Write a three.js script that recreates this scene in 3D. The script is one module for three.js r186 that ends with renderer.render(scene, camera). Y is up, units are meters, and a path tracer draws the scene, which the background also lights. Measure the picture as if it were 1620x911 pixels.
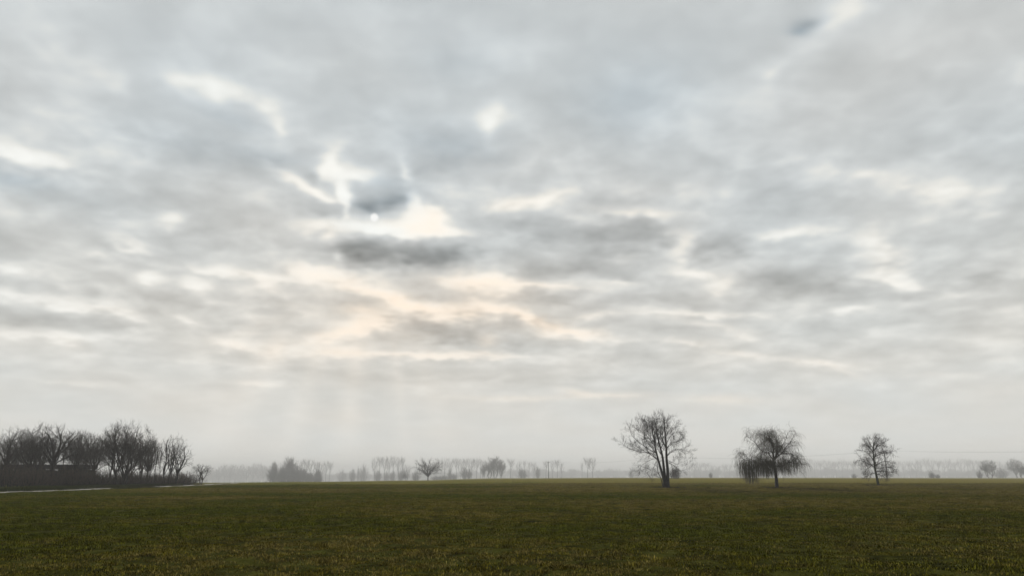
import * as THREE from 'three';
import { ImprovedNoise } from 'three/addons/math/ImprovedNoise.js';
import { mergeGeometries } from 'three/addons/utils/BufferGeometryUtils.js';

// ---------------------------------------------------------------- camera, exposure, sky, sun
const EYE = 1.25;
const scene = new THREE.Scene();
const camera = new THREE.PerspectiveCamera(42.54, 1620 / 911, 0.1, 9000);
camera.position.set(0, EYE, 0);
camera.rotation.x = THREE.MathUtils.degToRad(14.27);

const EXPOSURE = 2.25;
const renderer = new THREE.WebGLRenderer({ antialias: true });
renderer.toneMapping = THREE.LinearToneMapping;
renderer.toneMappingExposure = EXPOSURE;
renderer.shadowMap.enabled = true;

const SUN_AZ = -11.15, SUN_EL = 19.37, D2R = Math.PI / 180;
const sunDir = new THREE.Vector3(Math.sin(SUN_AZ * D2R) * Math.cos(SUN_EL * D2R), Math.sin(SUN_EL * D2R), -Math.cos(SUN_AZ * D2R) * Math.cos(SUN_EL * D2R));
const sun = new THREE.DirectionalLight(new THREE.Color().setRGB(1, 0.965, 0.9), 1.5);
sun.position.copy(sunDir).multiplyScalar(600);
sun.castShadow = true;
sun.shadow.radius = 34;
sun.shadow.mapSize.set(4096, 4096);
Object.assign(sun.shadow.camera, { left: -150, right: 150, top: 150, bottom: -150, near: 1, far: 1500 });
scene.add(sun, sun.target);

// haze: far trees fade to the pale grey of the horizon
scene.fog = new THREE.FogExp2(new THREE.Color().setRGB(0.95, 0.945, 0.93), 0.00058);

const P = new ImprovedNoise();
const noise = (x, y, z = 0) => P.noise(x, y, z);
function rng(seed) { let s = seed >>> 0; return () => { s = (s + 0x6D2B79F5) | 0; let t = Math.imul(s ^ (s >>> 15), 1 | s); t = (t + Math.imul(t ^ (t >>> 7), 61 | t)) ^ t; return ((t ^ (t >>> 14)) >>> 0) / 4294967296; }; }
const clamp = (v, a, b) => v < a ? a : v > b ? b : v;
const smooth = (a, b, v) => { const t = clamp((v - a) / (b - a), 0, 1); return t * t * (3 - 2 * t); };
const lerp = (a, b, t) => a + (b - a) * t;

// Stratocumulus: breaks (positive) and thick rolls (negative) of the cloud sheet.
// azimuth and elevation in degrees, half length, half width, tilt, strength, warmth, crisp edge
const CLOUDS = [
  [-23.99,27.2,3.43,0.83,-1.62,21,0,0], [-25.84,27.37,1.59,0.6,1.7,12,0,0], [-19.72,26.21,1.35,0.82,-28.18,27,0,0], [-18.95,25.19,0.39,0.4,8.27,30,0,0],
  [-1.34,27.51,1.61,1.12,37.55,26,0,0], [-2.14,26.57,0.94,0.85,59.98,14,0,0], [1.32,23.98,2.01,0.67,33.9,16,0.1,0], [-35.24,20.26,2.56,0.49,-2,27,0,0],
  [-36.88,20.4,1.31,0.56,2.44,18,0,0], [-25.99,17.67,0.97,0.8,-2.67,36,0.1,0], [-28.44,15.6,1.48,0.48,-12.05,36,0.1,0], [-29.12,16.25,1.55,0.77,-19.43,12,0,0],
  [27.57,31.85,1.7,0.91,0.19,26,0,0], [25.86,31.08,0.77,0.37,-3.77,10,0,0], [24.79,29.96,1.53,0.87,24.75,13,0,0], [21.58,28.84,1.86,0.75,12.01,22,0,0],
  [24.51,31.45,1.02,0.42,-1.13,-26,-0.6,0], [23.76,31.18,0.57,0.25,-12.93,-8,-0.6,0], [-35.99,28.26,0.91,1.37,48.56,18,0,0], [-31.78,26.72,1.41,0.83,-13.22,16,0.1,0],
  [-34.66,27.26,2.01,1.6,-24.17,8,0,0], [-32.29,11.18,3.83,0.37,-3.71,38,0.2,0], [-29.07,11.03,1.53,0.3,-5.31,22,0.2,0], [-31.87,12.21,1.03,0.41,-15.59,22,0.1,0],
  [-33.06,8.93,3.01,0.33,-1.41,36,0.1,0], [-31.02,8.5,1.12,0.41,-15.32,14,0.3,0], [-35.21,12.98,1.35,0.32,1.68,38,0,0], [-30.31,14.77,1.12,0.3,2.67,22,0,0],
  [-26.98,13.54,0.87,0.35,15.63,38,0,0], [-23.82,13.34,1.04,0.4,-10.5,24,0.1,0], [-20.4,14.31,3.29,0.28,-2.39,38,0.3,0], [-19,13.77,0.89,0.46,-26.72,20,0.3,0],
  [-15.37,14.99,2.21,0.57,-2.29,46,0.7,0], [-13.77,16.14,0.38,0.42,44.38,30,0.1,0], [-30.01,13.95,1.51,0.34,2.11,10,0,0], [-24.41,10.9,1.26,0.26,-18.84,26,0.1,0],
  [-20.84,9.26,1.51,0.36,-5.04,26,0.3,0], [-18.16,8.94,0.68,0.9,-32.84,22,0.5,0], [-19.63,10.48,2.64,0.55,24.77,10,0.3,0], [-20.61,9.13,0.87,0.23,-7.18,10,0.3,0],
  [-18.86,6.52,1.53,0.18,-0.96,20,0.4,0], [-30.51,5.98,2.21,0.15,-1.11,14,0.2,0], [-27.32,7.85,2.35,0.17,1.72,8,0,0], [-22.43,7.89,2.54,0.18,-1.13,12,0.1,0],
  [-14.94,22.8,0.59,1.41,-19.93,40,0.2,0], [-12.67,22.53,1.76,0.61,-1.33,42,0.2,0], [-17.54,21.7,1.55,0.28,-18.56,32,0.2,0], [-15.78,20.85,2.17,0.28,-21.42,36,0.3,0],
  [-13.64,20.33,0.42,1.13,14.91,42,0,1], [-13.45,21.29,0.42,0.93,32.91,30,0,0], [-8.88,23.03,0.43,0.94,28.17,28,0,0], [-8.02,20.78,0.58,0.67,32.63,44,0.1,1],
  [-7.3,19.27,1.45,1.06,10.31,62,0.7,1], [-8.45,18.74,2.16,0.72,8.58,44,0.4,1], [-6.19,19.56,0.68,0.87,2.02,20,0.6,0], [-10.7,18.34,1.9,0.43,-0.81,60,-0.4,1],
  [-11.26,19.55,0.75,0.43,3.74,-14,-0.3,0], [-5.65,18.6,0.97,0.39,1.73,30,0.5,0], [-4.63,18.49,1.94,0.24,-1.69,20,0.3,0], [-15.37,18.4,1.19,0.47,9.99,50,0.2,0],
  [-14.59,17.65,0.43,0.55,59.57,36,0.3,0], [-12.96,18.87,1.4,0.38,4.13,26,-0.2,0], [-11.25,21.46,2.18,1.04,13.98,-12,-0.3,0], [-10.19,20.48,2.09,0.48,9.43,-38,-0.5,0],
  [-12.03,19.98,1.12,0.43,-6.11,-22,-0.4,0], [-8.8,21.03,1.25,0.86,22.99,-16,-0.3,0], [-10.89,22.19,1.41,0.43,-6.08,-10,-0.3,0], [-15.84,21.69,0.99,0.56,-16.89,-24,0,1],
  [-15.44,19.43,2.1,0.42,-7.33,-20,-0.1,0], [-19.33,23.01,2.19,0.55,-0.76,-10,-0.3,0], [-8.13,16.82,5.8,0.68,-0.09,-40,-0.2,1], [-11.4,17.53,1.61,0.43,11.46,-22,-0.2,0],
  [-11.05,15.48,3.57,0.63,-0.31,-28,-0.2,0], [-5.59,16.03,2.92,0.58,1.34,-18,-0.1,0], [-3.58,17.34,1.95,0.49,-3.09,-14,0,0], [-7.65,17.57,1.93,0.39,6.19,-10,0,0],
  [-12.57,16.36,1.41,0.57,-37.34,-24,0,0], [-8.46,12.44,8.22,2.66,1.38,14,0.7,0], [-11.95,13.95,2.83,0.38,-11.54,28,0.8,0], [-8.48,12.83,2.21,0.43,-20.41,30,0.8,0],
  [-10.85,11.3,1.89,0.77,14.27,36,1,0], [-13.66,10.33,2.13,0.52,16.8,34,1,0], [-11.86,12.32,1.41,0.38,2.49,14,0.8,0], [-5.99,12.41,2.91,0.39,-8.91,30,0.8,0],
  [-3.29,14.71,2.44,0.44,-3.33,28,0.7,0], [-1.01,14.93,2.15,0.49,-9.89,32,0.9,0], [-2.53,14.28,2.93,0.68,-9.57,14,0.8,0], [-3.26,12.56,1.95,0.68,0.6,20,1,0],
  [-0.25,12.48,2.93,0.39,-16.1,32,0.9,0], [1.5,11.84,1.46,0.39,-20.38,20,0.7,0], [2.53,14.52,2.93,0.24,-6.83,26,0.6,0], [5.21,10.58,3.09,0.44,-6.12,40,0.9,0],
  [3.48,11.09,1.94,0.34,-14.78,16,0.8,0], [-3.45,9.05,3.65,0.24,0.4,38,0.9,1], [-10.26,8.97,3.32,0.19,1.49,26,0.8,0], [-13.12,9.16,1.39,0.28,2.07,18,0.9,0],
  [-1.98,10.13,0.78,0.49,-19.63,26,0.9,0], [6.23,12.02,1.93,0.24,6.63,20,0.4,0], [-6.71,11.62,2.13,0.58,-4.78,-26,0,0], [-5.46,10.82,3.4,0.58,-1.14,-22,0,0],
  [-10.44,12.95,1.9,0.39,-3.84,-18,0,0], [-2.48,10.13,5.86,0.63,-2.82,-22,0,0], [1.01,13.46,3.67,0.54,-4.45,-26,0,1], [-5.52,13.4,1.75,0.49,1.18,-18,0,0],
  [-12.22,9.91,2.34,0.29,7.14,-14,0,0], [-7.8,7.4,8.67,0.48,0.73,-9,0,0], [-12.37,12.77,1.88,0.43,-7.54,-14,0,0], [1,11.35,4.39,0.44,-3.41,-14,0,0],
  [1.82,20.96,2.52,0.44,11.04,36,0.5,0], [-0.52,20.63,1.46,0.48,9.98,16,0.3,0], [9.76,19.88,3.78,0.38,-7.72,28,0.4,0], [9.84,21.55,1.89,0.76,-13.84,14,0.2,0],
  [5.68,19.57,1.93,0.34,-12.07,14,0.2,0], [1.55,19.02,3.65,0.88,-0.82,-16,0,1], [10.18,17.93,3.21,1.15,-3.42,-26,0,1], [4.61,17.66,3.39,0.88,-6.68,-10,0,0],
  [16.44,16.66,2.34,0.85,-0.86,-22,0,1], [3.56,15.73,4.38,0.68,2.73,-18,0,0], [9.54,14.83,2.85,0.58,-2.65,-10,0,0], [9.97,13.36,4.72,0.68,-2.61,-8,0,0],
  [13.59,17.25,0.65,1.13,-24.51,34,0.4,0], [13.07,18.24,0.74,0.48,-4.22,18,0.3,0], [21.57,17.23,2.63,0.32,-2.62,28,0.2,0], [22.5,17.58,1.01,0.55,3.53,14,0.1,0],
  [27.6,15.36,0.94,1.91,12.14,24,0.3,0], [27.84,14.01,1.16,0.87,-7.36,18,0.3,0], [28.13,13.01,1.77,0.26,-18.19,36,0.3,0], [25.9,13.13,1.2,0.22,-15.19,20,0.1,0],
  [25.3,11.4,1.37,0.27,1.18,32,0.2,0], [14.42,14.95,1.56,0.33,-9.05,22,0.3,0], [16.47,13.87,1.19,0.65,26.87,24,0.4,0], [8.86,16.31,1.15,0.48,7.52,18,0.2,0],
  [8.54,14.53,1.34,0.24,2.81,24,0.3,0], [15.16,11.77,3.4,0.21,-5.41,32,0.4,0], [17.78,9.89,0.88,0.28,-13.68,22,0.4,0], [13.63,9.86,1.84,0.24,-6.56,18,0.4,0],
  [17.25,8.76,1.77,0.19,-11.14,22,0.4,0], [22.43,7.89,2.47,0.23,-9.8,28,0.4,0], [24.04,7.27,1.61,0.18,-25.21,14,0.3,0], [15.57,10.95,2.71,0.24,-13.53,16,0.3,0],
  [31.26,14.63,1.09,0.42,-8.79,6,0,0], [31.24,11.65,1.31,0.25,4.5,16,0.1,0], [34.66,10.4,1,0.49,-7.16,14,0.1,0], [33.87,7.22,0.67,0.2,-4.84,10,0.2,0],
  [30.58,6.52,2.15,0.17,-3.9,8,0.2,0], [22.13,13.73,3.77,0.73,-7.89,-16,0,1], [21.15,12.67,2.97,0.46,-9.29,-12,0,0], [28.63,12.3,2.64,0.43,-12.44,-16,0,0],
  [33.63,13.02,2.74,0.91,-1.55,-12,0,0], [24.9,15.48,2.03,0.54,-7.2,-6,0,0], [31.26,18.91,3.27,0.34,-13.68,20,0.1,0], [27.2,20.72,1.98,0.34,-17.01,12,0.1,0],
  [34.16,16.68,1.1,0.41,-11.1,18,0.1,0], [37.61,25.21,0.71,0.76,-18.25,18,0,0], [22.92,17.31,0.59,0.36,-7.21,8,0,0], [14.58,21.2,1.83,0.66,-5.55,10,0.2,0],
  [7.27,5.98,2.85,0.19,-0.84,12,0.8,0], [4.87,6.24,1.15,0.24,-10.52,16,0.8,0], [0.49,5.78,4.36,0.19,-0.16,10,0.7,0], [15.66,5.48,2.68,0.32,-1.6,9,0.8,0],
  [2.45,7.22,4.84,0.29,-0.46,-6,0,0], [-25.31,23.02,6.6,1.14,1.14,-7,-0.2,0], [-31.71,17.97,5.22,1.26,3.45,-6,-0.2,0], [-9.04,26.76,7.53,2.32,-1.79,-5,-0.4,0],
  [10.15,28.06,4.56,2.76,4.46,-5,-0.5,0], [-35.89,18.6,2.02,0.64,3.2,-12,-0.7,0], [-4.92,31.07,4.21,1.8,1.91,-4,-0.3,0], [33.28,26.01,3.15,2.4,-16.45,3,0,0],
  [-4.77,24.86,3.84,1.42,1.56,-7,-0.5,0], [-32.49,10.03,6.21,0.5,-0.98,-9,0,0], [-30.93,12.11,2.23,0.25,0.12,-6,0,0], [-25.8,12.25,4.5,0.71,-1.01,-8,0,0],
  [-22.66,10.27,3.82,0.45,0.85,-6,0,0], [-18.28,16.17,4.04,0.65,-1.33,-10,0,0], [-17.98,12.45,4.05,0.56,-4.6,-10,0,0], [-22.38,25.28,2.49,0.63,-11.61,-10,-0.3,0]];
function makeSky() {
  const W = 4096, Hh = 2048, H2 = Hh / 2, N = W * H2;
  const wa = new Float32Array(N), we = new Float32Array(N), lev = new Float32Array(N), torn = new Float32Array(N), wrm = new Float32Array(N);
  const cell = 360 / W;
  for (let j = 0; j < H2; j++) {
    const el = (j + 0.5) * cell, ce = Math.cos(el * D2R), se = Math.sin(el * D2R);
    const base = el < 1 ? 240 : el < 5 ? lerp(240, 219, Math.pow((el - 1) / 4, 0.6)) : el < 12 ? lerp(219, 207, (el - 5) / 7) : el < 20 ? lerp(207, 202, (el - 12) / 8) : lerp(202, 200, clamp((el - 20) / 15, 0, 1));
    const q = 1 / (se + 0.2), calm = smooth(2, 12, el);
    for (let i = 0; i < W; i++) {
      const az = (i + 0.5) / W * 2 * Math.PI - Math.PI, dx = Math.cos(az) * ce, dz = Math.sin(az) * ce;   // az here is atan2(z, x)
      const px = dx * q, pz = dz * q, k = j * W + i;
      // uneven edges of every cloud roll
      const n1 = noise(px * 6.5, pz * 6.5, 4.2), n2 = noise(px * 14, pz * 14, 1.7), n3 = noise(px * 30, pz * 30, 8.8);
      const m1 = noise(px * 7.3, pz * 7.3, 14.2), m2 = noise(px * 15, pz * 15, 11.7), m3 = noise(px * 33, pz * 33, 18.8);
      const still = lerp(1, 0.5, smooth(17, 26, el));
      wa[k] = (0.6 * n1 + 0.8 * n2) * still + 0.55 * n3;
      we[k] = ((0.4 * m1 + 0.5 * m2) * still + 0.34 * m3) * (0.35 + 0.65 * calm);
      torn[k] = clamp(1 + 0.5 * m2 - 0.3 * n3 + 0.3 * m3 + 0.6 * n1, 0.25, 1.8);
      const qx = px + 0.012 * n2, qz = pz + 0.012 * m2;
      const f = (16 * noise(qx * 2.6, qz * 2.6, 31) + 22 * noise(qx * 5.6, qz * 5.6, 33) + 17 * noise(qx * 11.5, qz * 11.5, 35) + 9 * noise(qx * 23, qz * 23, 37) + 4.5 * noise(qx * 47, qz * 47, 39)) * lerp(1, 0.55, smooth(19, 31, el));
      lev[k] = base + 3 + (f > 0 ? f * 1.1 : f * 0.8) * (0.12 + 0.88 * calm);
      wrm[k] = noise(px * 2.4, pz * 2.4, 51) * 0.35;
    }
  }
  const col = (azDeg) => ((azDeg - 90) / 360 + 0.5) * W;        // azimuth from -z, clockwise seen from above
  function roll([A, E, ra, re, tilt, amp, warm, crisp]) {
    const reach = 3 * Math.max(ra, re) + 2.5, c = Math.cos(tilt * D2R), s = Math.sin(tilt * D2R);
    const j0 = Math.max(0, Math.floor((E - reach) / cell)), j1 = Math.min(H2 - 1, Math.ceil((E + reach) / cell));
    for (let j = j0; j <= j1; j++) {
      const el = (j + 0.5) * cell, ce = Math.max(0.05, Math.cos(el * D2R)), span = Math.min(W / 2, Math.ceil(reach / ce / cell));
      const i0 = Math.round(col(A)) - span;
      for (let i = i0; i < i0 + 2 * span; i++) {
        const k = j * W + ((i % W) + W) % W;
        const fit = Math.min(1, 0.25 + re * 0.6);
        const u = (i + 0.5 - col(A)) * cell * ce + wa[k] * fit * (0.4 + ra * 0.12), v = el - E + we[k] * fit;
        const a = (u * c + v * s) / ra, b = (-u * s + v * c) / re;
        let g = a * a + b * b;
        if (g > 9) continue;
        g = crisp ? Math.exp(-g * g * 0.6) * 0.5 + Math.exp(-g * 0.8) * 0.5 : 0.65 * Math.exp(-g * 1.1) + 0.35 * Math.exp(-g * 0.45);
        lev[k] += 1.12 * amp * g * (amp > 0 ? torn[k] : lerp(1, torn[k], 0.8)); wrm[k] += warm * g * 0.8;
      }
    }
  }
  CLOUDS.forEach(roll);
  // the sheet goes on alike outside the view
  const r = rng(77);
  for (let n = 0; n < 420; n++) {
    const A = -180 + 360 * r(), E = Math.asin(r()) / D2R;
    const seen = Math.abs(A) < 41 && E < 37;
    const s = 0.25 + E / 26, bright = r() < 0.55;
    const row = [A, E, s * (1.4 + 3 * r()), s * (0.35 + 0.6 * r()), (r() - 0.5) * 40, bright ? 12 + 22 * r() : -6 - 12 * r(), bright ? 0.15 : -0.2, 0];
    if (!seen) roll(row);
  }
  const lin = (v) => { v = clamp(v / 255, 0, 1.05); return v <= 0.04045 ? v / 12.92 : Math.pow((v + 0.055) / 1.055, 2.4); };
  const data = new Float32Array(W * Hh * 4);
  const sunX = col(SUN_AZ);
  for (let j = 0; j < Hh; j++) {
    const jj = Math.max(0, j - H2), el = (jj + 0.5) * cell, ce = Math.cos(el * D2R), high = smooth(4, 26, el);
    for (let i = 0; i < W; i++) {
      const k = jj * W + i, o = (j * W + i) * 4;
      const du = (i + 0.5 - sunX) * cell * ce, dv = el - SUN_EL, dist = Math.hypot(du, dv);
      let L = lev[k], w = wrm[k];
      // shafts of sunlight slanting down through the breaks below the sun
      if (dv < -7 && dv > -19.4 && Math.abs(du) < 14) {
        const fan = du / (-dv + 3), g = (c, s) => Math.exp(-(((fan - c) / s) ** 2));
        const ray = 8 * g(-0.06, 0.045) + 6 * g(0.155, 0.03) + 9 * g(-0.52, 0.1) + 4 * g(0.3, 0.06) + 6 * g(-0.27, 0.05) - 2.5 * g(0.05, 0.05) - 2 * g(-0.17, 0.05);
        L += ray * smooth(-7, -11, dv); w += ray * 0.02 * smooth(-7, -11, dv);
      }
      L += 6 * Math.exp(-((dist / 9) ** 2)) + 2 * Math.exp(-((dist / 2.6) ** 2));
      w += 0.35 * Math.exp(-((du / 16) ** 2 + ((dv + 9) / 8) ** 2));
      if (L > 236) L = 236 + 19 * (1 - Math.exp(-(L - 236) / 19));
      const cool = high * (1 - smooth(212, 236, L));                // thin bright gaps are creamy, thick cloud is bluish
      let R = L + lerp(1, -3.5, cool) + w * 6, G = L + lerp(1, 1, cool) - w * 3, B = L + lerp(-4, 2, cool) - w * 11;
      const disc = 1 - smooth(0.26, 0.33, dist);
      if (disc > 0) { R = lerp(R, 252, disc); G = lerp(G, 252, disc); B = lerp(B, 250, disc); }
      data[o] = lin(R) / EXPOSURE; data[o + 1] = lin(G) / EXPOSURE; data[o + 2] = lin(B) / EXPOSURE; data[o + 3] = 1;
    }
  }
  const t = new THREE.DataTexture(data, W, Hh, THREE.RGBAFormat, THREE.FloatType);
  t.mapping = THREE.EquirectangularReflectionMapping; t.magFilter = t.minFilter = THREE.LinearFilter;
  t.colorSpace = THREE.LinearSRGBColorSpace; t.needsUpdate = true;
  return t;
}
scene.background = makeSky();
scene.environment = scene.background;

// ---------------------------------------------------------------- helpers
const taken = new Map();
function numbered(name) { const n = taken.get(name) ?? 0; taken.set(name, n + 1); return n ? name + '_' + String(n).padStart(3, '0') : name; }
function tag(o, name, label, category, group, kind) {
  o.name = numbered(name);
  if (label) o.userData.label = label;
  if (category) o.userData.category = category;
  if (group) o.userData.group = group;
  if (kind) o.userData.kind = kind;
  scene.add(o);
  return o;
}
function mesh(name, geometry, material, parent) {
  const m = new THREE.Mesh(geometry, material);
  m.name = name; m.castShadow = m.receiveShadow = true;
  if (parent) parent.add(m);
  return m;
}
const ORDINAL = ['leftmost', 'second', 'third', 'fourth', 'fifth', 'sixth', 'seventh', 'eighth', 'ninth', 'tenth', 'eleventh', 'twelfth', 'thirteenth', 'fourteenth', 'fifteenth', 'sixteenth', 'seventeenth', 'eighteenth', 'nineteenth', 'twentieth', 'twenty-first', 'twenty-second', 'twenty-third', 'twenty-fourth', 'twenty-fifth', 'twenty-sixth', 'twenty-seventh', 'twenty-eighth', 'twenty-ninth', 'thirtieth', 'thirty-first', 'thirty-second', 'thirty-third', 'thirty-fourth'];

// ---------------------------------------------------------------- terrain: a field with a very low swell
// azimuth, distance of the swell's crest, its height, how steeply the land falls behind it
const SWELL = [[-180, 200, 0.2, 0.0015], [-60, 140, -0.1, 0.006], [-34, 130, -0.06, 0.0078], [-23, 122, -0.04, 0.0078], [-14, 135, 0.0, 0.0068], [-8, 150, 0.065, 0.0052], [-0.5, 180, 0.31, 0.0022], [9, 220, 0.546, 0.0018], [22, 230, 0.49, 0.0017], [34, 230, 0.33, 0.0016], [60, 220, 0.2, 0.0015], [180, 200, 0.2, 0.0015]];
function groundHeight(x, z) {
  const az = Math.atan2(x, -z) / D2R, d = Math.hypot(x, z);
  let n = 0; while (n < SWELL.length - 2 && az > SWELL[n + 1][0]) n++;
  const a = SWELL[n], b = SWELL[n + 1], t = smooth(0, 1, (az - a[0]) / (b[0] - a[0]));
  const dc = lerp(a[1], b[1], t), hc = lerp(a[2], b[2], t), fall = lerp(a[3], b[3], t);
  let h = hc * smooth(35, dc, d);
  if (d > dc) h -= fall * (Math.hypot(d - dc, 45) - 45);
  h += 0.05 * noise(x * 0.09, z * 0.09, 3) + 0.04 * noise(x * 0.35, z * 0.35, 5);
  if (d < 140) h += 0.05 * noise(x * 1.1, z * 1.1, 7) + 0.035 * noise(x * 2.3, z * 2.3, 9);
  return h;
}
// how brown the sward is: 0 fresh green, 1 withered
function withered(x, z) {
  return clamp(0.46 + 0.009 * x + 0.0025 * -z + 1.25 * noise(x * 0.045, z * 0.05, 21) + 0.8 * noise(x * 0.14, z * 0.14, 23) + 0.35 * noise(x * 0.6, z * 0.6, 25), 0, 1);
}
function grainTexture(size, octaves, lo, hi, seed) {
  const data = new Uint8Array(size * size * 4);
  for (let j = 0; j < size; j++) for (let i = 0; i < size; i++) {
    let v = 0, amp = 0.5;
    for (let o = 0; o < octaves; o++) {                         // wraps at the edges
      const f = 4 << o, a = i / size * f, b = j / size * f, ta = smooth(0, 1, i / size), tb = smooth(0, 1, j / size);
      const n00 = noise(a, b, seed + o), n10 = noise(a - f, b, seed + o), n01 = noise(a, b - f, seed + o), n11 = noise(a - f, b - f, seed + o);
      v += amp * lerp(lerp(n00, n10, ta), lerp(n01, n11, ta), tb); amp *= 0.72;
    }
    const c = clamp(lerp(lo, hi, 0.5 + v), 0, 1) * 255, k = (j * size + i) * 4;
    data[k] = data[k + 1] = data[k + 2] = c; data[k + 3] = 255;
  }
  const t = new THREE.DataTexture(data, size, size);
  t.wrapS = t.wrapT = THREE.RepeatWrapping; t.magFilter = t.minFilter = THREE.LinearFilter; t.needsUpdate = true;
  return t;
}
const soilGrain = grainTexture(512, 6, 0.1, 1.2, 2);
const barkGrain = grainTexture(256, 5, 0.1, 1.1, 40);
const gravelGrain = grainTexture(512, 6, 0.35, 1.15, 60);

function ringSheet(radii, sectors, height, colour) {
  const pos = [], uv = [], col = [], idx = [];
  pos.push(0, height(0, 0), 0); uv.push(0, 0); col.push(...colour(0, 0));
  for (const R of radii) for (let s = 0; s < sectors; s++) {
    const a = s / sectors * 2 * Math.PI, x = R * Math.sin(a), z = -R * Math.cos(a);
    pos.push(x, height(x, z), z); uv.push(x / 3, z / 3); col.push(...colour(x, z));
  }
  for (let s = 0; s < sectors; s++) idx.push(0, 1 + (s + 1) % sectors, 1 + s);
  for (let k = 0; k + 1 < radii.length; k++) for (let s = 0; s < sectors; s++) {
    const a = 1 + k * sectors + s, b = 1 + k * sectors + (s + 1) % sectors, c = a + sectors, d = b + sectors;
    idx.push(a, b, d, a, d, c);
  }
  const g = new THREE.BufferGeometry();
  g.setAttribute('position', new THREE.Float32BufferAttribute(pos, 3));
  g.setAttribute('uv', new THREE.Float32BufferAttribute(uv, 2));
  g.setAttribute('color', new THREE.Float32BufferAttribute(col, 3));
  g.setIndex(idx); g.computeVertexNormals();
  return g;
}
{
  const radii = []; for (let R = 2; R < 5200; R *= R < 8 ? 1.06 : R < 70 ? 1.011 : 1.035) radii.push(R);
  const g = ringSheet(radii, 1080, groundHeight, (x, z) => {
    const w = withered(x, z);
    if (Math.hypot(x, z) < 100 + 12 * noise(x * 0.2, z * 0.2, 91)) return [0.058, 0.058, 0.012];   // soil under the near tufts, its colour darkened to suggest shadowed gaps
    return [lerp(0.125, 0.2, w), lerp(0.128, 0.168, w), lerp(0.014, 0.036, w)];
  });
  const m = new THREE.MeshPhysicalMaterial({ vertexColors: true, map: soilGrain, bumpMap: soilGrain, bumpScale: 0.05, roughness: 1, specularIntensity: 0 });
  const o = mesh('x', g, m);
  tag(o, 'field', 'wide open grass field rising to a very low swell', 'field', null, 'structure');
}

// gravel track along the wood on the left
const TRACK = [[-36.6, -20], [-38.6, -42], [-40.1, -60], [-40.4, -69], [-41.4, -76], [-42.4, -84.5], [-43.6, -94.7], [-45.2, -107.7], [-47.5, -122], [-52, -145]];
{
  const curve = new THREE.CatmullRomCurve3(TRACK.map(([x, z]) => new THREE.Vector3(x, 0, z)));
  const pos = [], uv = [], idx = [], n = 120, across = 6;
  for (let k = 0; k <= n; k++) {
    const p = curve.getPoint(k / n), t = curve.getTangent(k / n), w = 0.7 + 0.25 * noise(k * 0.4, 7);
    for (let s = 0; s <= across; s++) {
      const e = (s / across - 0.5) * 2 * (w + 0.18 * noise(k * 1.3, s * 3.1)), x = p.x - t.z * e, z = p.z + t.x * e;
      pos.push(x, groundHeight(x, z) + 0.03 + 0.02 * Math.cos((s / across - 0.5) * 3), z); uv.push(x / 2, z / 2);
    }
  }
  for (let k = 0; k < n; k++) for (let s = 0; s < across; s++) { const a = k * (across + 1) + s, b = a + across + 1; idx.push(a, a + 1, b, a + 1, b + 1, b); }
  const g = new THREE.BufferGeometry();
  g.setAttribute('position', new THREE.Float32BufferAttribute(pos, 3)); g.setAttribute('uv', new THREE.Float32BufferAttribute(uv, 2));
  g.setIndex(idx); g.computeVertexNormals();
  const m = new THREE.MeshStandardMaterial({ color: new THREE.Color().setRGB(0.17, 0.155, 0.125), map: gravelGrain, bumpMap: gravelGrain, bumpScale: 0.02, roughness: 0.95 });
  tag(mesh('x', g, m), 'gravel_track', 'pale gravel track running along the edge of the left wood', 'track', null, 'structure');
}
function trackDistance(x, z) {
  let best = 99;
  for (let k = 0; k + 1 < TRACK.length; k++) {
    const [ax, az] = TRACK[k], [bx, bz] = TRACK[k + 1], t = clamp(((x - ax) * (bx - ax) + (z - az) * (bz - az)) / ((bx - ax) ** 2 + (bz - az) ** 2), 0, 1);
    best = Math.min(best, Math.hypot(x - lerp(ax, bx, t), z - lerp(az, bz, t)));
  }
  return best;
}
// ---------------------------------------------------------------- woody plants: limbs as tapered tubes
const V = (x, y, z) => new THREE.Vector3(x, y, z);
const UP = V(0, 1, 0);
class Wood {
  constructor() { this.pos = []; this.nor = []; this.uv = []; this.idx = []; }
  tube(pts, radii, sides) {
    const base = this.pos.length / 3, n = pts.length;
    let side = V(1, 0, 0), t = V(0, 0, 0), b = V(0, 0, 0), run = 0;
    for (let k = 0; k < n; k++) {
      t.copy(pts[Math.min(n - 1, k + 1)]).sub(pts[Math.max(0, k - 1)]).normalize();
      if (k === 0 && Math.abs(t.x) > 0.9) side.set(0, 0, 1);
      side.addScaledVector(t, -side.dot(t)).normalize(); b.crossVectors(t, side);
      if (k) run += pts[k].distanceTo(pts[k - 1]);
      for (let s = 0; s < sides; s++) {
        const a = s / sides * 2 * Math.PI, c = Math.cos(a), d = Math.sin(a), nx = side.x * c + b.x * d, ny = side.y * c + b.y * d, nz = side.z * c + b.z * d;
        this.pos.push(pts[k].x + nx * radii[k], pts[k].y + ny * radii[k], pts[k].z + nz * radii[k]);
        this.nor.push(nx, ny, nz); this.uv.push(s / sides * 1.5, run * 0.8);
      }
    }
    for (let k = 0; k + 1 < n; k++) for (let s = 0; s < sides; s++) {
      const a = base + k * sides + s, c = base + k * sides + (s + 1) % sides;
      this.idx.push(a, c, c + sides, a, c + sides, a + sides);
    }
  }
  geometry() {
    const g = new THREE.BufferGeometry();
    g.setAttribute('position', new THREE.Float32BufferAttribute(this.pos, 3));
    g.setAttribute('normal', new THREE.Float32BufferAttribute(this.nor, 3));
    g.setAttribute('uv', new THREE.Float32BufferAttribute(this.uv, 2));
    g.setIndex(this.idx);
    return g;
  }
}
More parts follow.
